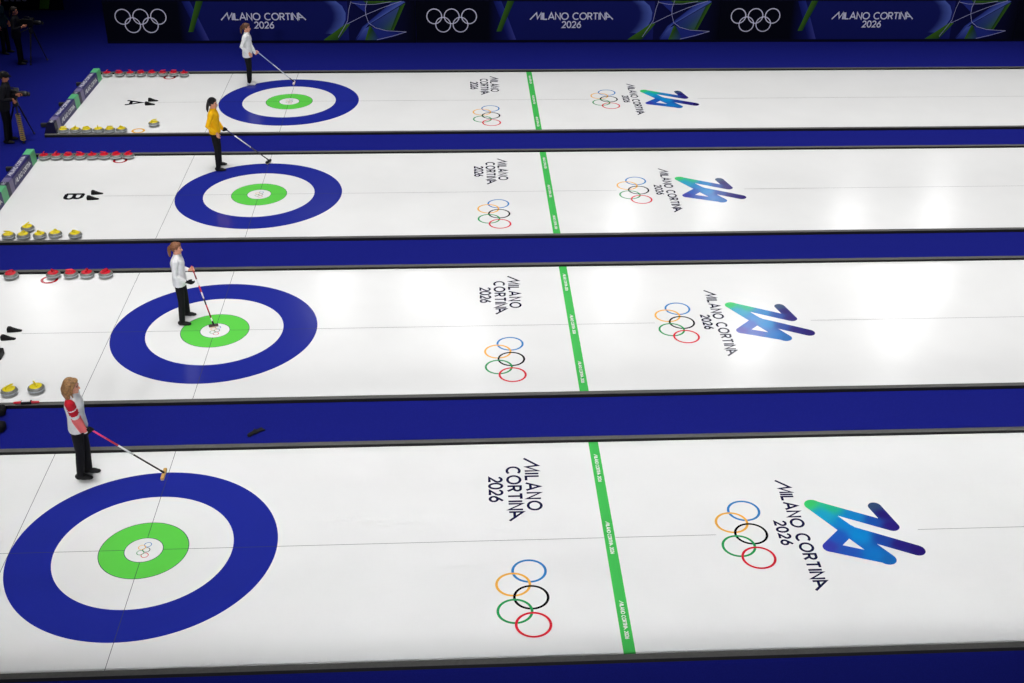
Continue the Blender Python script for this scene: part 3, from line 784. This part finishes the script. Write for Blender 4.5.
# A: curler on the sheet below the banners
yA = 20.04; xA = -1.245
footA = V((-.026, 20.03, 0)); topA = V((-1.0, 20.19, .885)); bA = V((footA.x, footA.y, .06)); axA = (topA-bA).normalized(); gA = topA-axA*.05
person('person with brown ponytail, white jacket and white shoes in front of the navy banners', (xA, yA, 0), 1.68, 0, ((.01, .08), (.02, -.10)),
       {'L': ('grip', gA-V((xA, yA, 0)), axA, (-1, .1, .5)), 'R': ('free', (.11, -.19, .94), (.30, .1, -1))}, 'pony', srgb(96, 62, 44), None, [M_wht], None, M_wshoe, (), head_pitch=6, hips_x=.03, sh_x=.055)
broom('curling broom with a silver shaft and pale pink head on the sheet marked A', topA, footA, ((0, .12, M_ksh, None), (.12, .55, M_silver, 'silver shaft'), (.55, 1.0, mat('steel_blue_shaft', (.30, .36, .62), .35), 'bluish grip')), M_pw, hs=(.26, .05, .04))

# ------------------------------------------------------------------ camera crew in the dark corner
M_dark = mat('dark_grey_cloth', (.014, .014, .018), .85, .2); M_teal = mat('dark_teal_cloth', (.006, .022, .035), .85, .2)
M_cam = mat('camera_black', (.012, .012, .014), .4, .5); M_glass = mat('lens_glass', (.02, .02, .025), .05, .8); M_yc = mat('yellow_cable', srgb(190, 160, 50), .5, .4); M_wcap = mat('pale_cover', (.55, .45, .45), .6)
def tripod(label, c, feet, zh, cable=False):
    t = thing('camera_tripod', label, 'tripod', (c[0], c[1], FZ))
    top_ = V((0, 0, zh-.16))
    for fx, fy in feet:
        e = V((fx-c[0], fy-c[1], .012)); d = V((e.x, e.y, 0)).normalized()*.05
        bm = B(); tube(bm, [top_+d, (top_+d).lerp(e, .55)], .022, 8); tube(bm, [(top_+d).lerp(e, .5), e], .015, 8); ellip(bm, e+V((0, 0, .015)), (.03, .03, .022)); obj('leg', bm, M_cam, t, True)
    bm = B(); lathe(bm, [(0, zh-.22), (.06, zh-.21), (.075, zh-.15), (.06, zh-.10), (.055, zh-.04), (.07, zh-.02), (0, zh-.005)], 20); obj('fluid_head', bm, M_cam, t, True)
    bm = B(); tube(bm, [(-.05, -.05, zh-.06), (-.30, -.10, zh-.16)], .012, 8); obj('pan_handle', bm, M_cam, t, True)
    if cable:
        bm = B(); e = V((feet[0][0]-c[0], feet[0][1]-c[1], .012)); pts = []
        for i in range(150):
            a = i*.6; q_ = i/149; p_ = top_.lerp(e, .25+.68*q_); pts.append(p_+V((.055*math.cos(a), .055*math.sin(a), 0)))
        tube(bm, pts, .010, 6); obj('cable_coil', bm, M_yc, t, True, 'yellow cable coiled round one leg')
    return t
def video_camera(label, p, rz, lens_mat=None):
    t = thing('video_camera', label, 'camera', p, rz)
    bm = B(); box(bm, (-.05, 0, .11), (.34, .12, .19), bev=.018); box(bm, (-.28, 0, .10), (.14, .10, .15), bev=.014); obj('camera_body', bm, M_cam, t)
    bm = B(); tube(bm, [(.10, 0, .11), (.22, 0, .11)], .055, 16); tube(bm, [(.2, 0, .11), (.31, 0, .11)], .068, 16); ln = obj('lens', bm, M_cam, t, True)
    bm = B(); lathe(bm, [(0, 0), (.055, .004), (.06, .012)], 20); g = obj('lens_glass', bm, lens_mat or M_glass, ln, True); g.location = (.378, 0, .11); g.rotation_euler = (0, PI/2, 0)
    bm = B(); tube(bm, [(.02, 0, .20), (.02, 0, .255), (-.14, 0, .255), (-.14, 0, .20)], .013, 8); obj('top_handle', bm, M_cam, t, True)
    bm = B(); box(bm, (.02, .11, .17), (.12, .09, .07), bev=.01); obj('viewfinder', bm, M_cam, t)
    bm = B(); box(bm, (-.05, 0, .007), (.20, .08, .014)); obj('mount_plate', bm, M_cam, t)
    return t
M_skd = mat('skin_tan', srgb(206, 132, 100), .55, .4)
tripod('black tripod wound with yellow cable beside the end of the sheet marked A', (-6.22, 16.08), ((-6.07, 15.70), (-6.00, 16.33), (-6.62, 16.30)), 1.02, True)
video_camera('black video camera on the cable-wound tripod at the photo edge', (-6.22, 16.08, 1.01), -.15)
person('person in black crouched over a video camera beside the end of the sheet marked A', (-6.42, 15.84, FZ), 1.74, .12, ((-.02, .12), (-.06, -.14)),
       {'L': ('free', (.30, .14, 1.12), (.9, -.2, .1)), 'R': ('grip', (.29, -.12, 1.02), (.9, .2, .35), (-1, -.3, .2))}, 'tail', (.02, .014, .01), None, [M_dark], None, None, (), head_pitch=22, vox=.009, hips_x=.0, sh_x=.12, hat='cap', skin=M_skd, group='camera crew')
tripod('black tripod beside the dark banners at the far corner', (-7.55, 22.2), ((-7.28, 22.30), (-7.62, 21.86), (-7.80, 22.5)), 1.02)
video_camera('black video camera on the far corner tripod, in front of its operator', (-7.55, 22.2, 1.01), -.2)
person('person in black standing behind the far corner tripod, hand on the camera', (-7.93, 22.02, FZ), 1.62, .1, ((0, .12), (0, -.12)),
       {'L': ('free', (.20, .16, 1.05), (.9, -.2, .1)), 'R': ('free', (.22, -.14, 1.08), (.9, .2, .15))}, 'tail', (.021, .014, .010), None, [M_dark], None, None, (), head_pitch=12, vox=.010, hips_x=0, sh_x=.05, skin=M_skd, group='camera crew')
person('person in a dark teal top at the photo corner behind the camera crew', (-8.62, 23.0, FZ), 1.62, -.3, ((0, .12), (0, -.12)),
       {'L': ('free', (.08, .24, .88), (.1, 0, -1)), 'R': ('free', (.08, -.24, .88), (.1, 0, -1))}, 'tail', (.022, .012, .008), None, [M_teal], None, None, (), head_pitch=6, vox=.010, skin=M_skd, group='camera crew')

# ------------------------------------------------------------------ small things on the carpet and bumpers
def lump(name, label, cat, loc, parts, rz=0):
    t = thing(name, label, cat, loc, rz)
    for nm, fn, m in parts:
        bm = B(); fn(bm); voxel(nm, bm, .006, m, t, None, 3, post=lambda v: V((v.x, v.y, max(v.z, .001))))
    return t
def glove_fn(bm):
    ellip(bm, (0, 0, .028), (.075, .05, .03))
    for i in range(4): tube(bm, [(.05, (i-1.5)*.022, .026), (.12+.01*(i in (1, 2)), (i-1.5)*.027, .020), (.15, (i-1.5)*.028, .014)], .012)
    tube(bm, [(0, .04, .025), (.05, .085, .02)], .013); tube(bm, [(-.06, 0, .03), (-.12, -.01, .028)], .034)
lump('dropped_glove', 'black glove lying on the blue carpet behind the front house', 'glove', (1.155, 2.86, FZ), [('glove_shell', glove_fn, M_blk2)], .75)
def bag(bm): box(bm, (0, 0, .075), (.34, .20, .15), bev=.05)
def strap(bm): tube(bm, [(-.11, 0, .15), (-.05, 0, .20), (.05, 0, .20), (.11, 0, .15)], .014)
lump('kit_bag', 'low black kit bag at the photo edge, by the bumper of the second sheet', 'bag', (-3.085, 3.56, FZ), [('bag_body', bag, M_blk), ('strap', strap, M_blk2)], .15)
lump('kit_bag', 'low black kit bag at the photo edge, closer to the front sheet', 'bag', (-2.95, 3.10, FZ), [('bag_body', bag, M_blk), ('strap', strap, M_blk2)], -.1)
def case(bm): box(bm, (0, 0, .06), (.26, .24, .12), bev=.012)
lump('equipment_case', 'small black case on the second sheet at the photo edge, in front of its footholds', 'case', (-3.64, 5.39, .001), [('case_body', case, M_blk2), ('carry_handle', lambda bm: tube(bm, [(-.05, 0, .12), (-.04, 0, .145), (.04, 0, .145), (.05, 0, .12)], .008), M_blk2)])
# brush head lying on the bumper of the second sheet
t = thing('spare_brush', 'red, white and black brush lying on the bumper behind the curler in red and white', 'brush', (-2.64, 3.768, BH+.001), .04)
bm = B(); box(bm, (0, 0, .026), (.17, .075, .05), bev=.012); obj('brush_back', bm, M_blk2, t)
bm = B(); box(bm, (0, 0, .056), (.13, .06, .014), bev=.005); obj('brush_pad', bm, M_wsh, t, label='white pad')
for s_, m in ((-1, M_rsh), (1, M_rsh)):
    bm = B(); tube(bm, [(s_*.08, 0, .026), (s_*.12, 0, .024), (s_*.19, 0, .022)], [.024, .022, .019], 10); obj('handle_end', bm, m, t, True, 'red handle end')

# ------------------------------------------------------------------ light
w = bpy.data.worlds.new('world'); S.world = w; w.use_nodes = True
w.node_tree.nodes['Background'].inputs[0].default_value = (.45, .5, .7, 1); w.node_tree.nodes['Background'].inputs[1].default_value = .03
def area(name, loc, size, sy, power, target=None, spread=180, col=(1, 1, 1)):
    l = bpy.data.lights.new(name, 'AREA'); l.shape = 'RECTANGLE'; l.size = size; l.size_y = sy; l.energy = power; l.spread = math.radians(spread); l.color = col
    o = bpy.data.objects.new(name, l); COL.objects.link(o); o.location = loc
    if target: o.rotation_euler = (V(target)-V(loc)).to_track_quat('-Z', 'Y').to_euler()
    return o
LP = 312
for y, k, x0, x1 in ((5.0, 1.1, -8, 21), (8.0, .85, -8, 23), (11, .90, -8, 23), (14, .92, -8, 24), (17, .90, -8, 24), (19.8, .85, -8, 24), (22.5, .5, -8, 24)):
    area('rig_strip_light', ((x0+x1)/2, y, 11), x1-x0, .5, LP*k*(x1-x0)/33, None, 50, (1, .985, .96))
for y, k, x0, x1 in ((-2.15, .15, -7, 13), (-1.6, 1.0, -7, 13), (-.6, 1.1, -7, 13.5), (.4, 1.2, -7, 14), (1.4, 1.05, -7, 14.5), (2.4, .85, -7, 15), (3.4, .5, -7, 15)):
    area('front_strip_light', ((x0+x1)/2, y, 11), x1-x0, .3, LP*k*(x1-x0)/33*.195, None, 10.4, (1, .985, .96))
for x, y, k in ((-12, 31, 1), (-.5, 31, 1), (2.9, 31, 1), (10.6, 31, 1.2), (21.4, 31, 1), (23.4, 31, 1.4), (4.7, 26.7, 1), (15, 25.9, 1.4), (20.5, 26.1, 1), (11.6, 36.9, .8), (15.7, 37.7, .8), (21.6, 36.5, .9), (26, 37.7, .9)):
    P = V((x, y, 12)); tgt = V((4.465, -14, 11.27)); tgt.z = -11.27
    area('flood_light', P, 1.0, .8, 4.8*k, tgt, 60)
def spot(name, loc, tgt, half, power, blend, radius):
    l = bpy.data.lights.new(name, 'SPOT'); l.energy = power; l.spot_size = math.radians(half*2); l.spot_blend = blend; l.shadow_soft_size = radius
    o = bpy.data.objects.new(name, l); COL.objects.link(o); o.location = loc
    o.rotation_euler = (V(tgt)-V(loc)).to_track_quat('-Z', 'Y').to_euler()
SP = 14000
for xs in (-6, 3, 11):  # unseen spots added behind the camera as frontal fill for figures and banners
    a = math.atan2(-5.8-xs, 54)+math.radians(15); d = 48
    spot('added_front_fill', (xs, -34, 20), (xs+d*math.tan(a), -34+d, 0), 16, SP, .25, 1.2)
S.view_settings.view_transform = 'Standard'; S.view_settings.look = 'None'; S.view_settings.gamma = 1; S.view_settings.use_curve_mapping = False
S.view_settings.exposure = 0
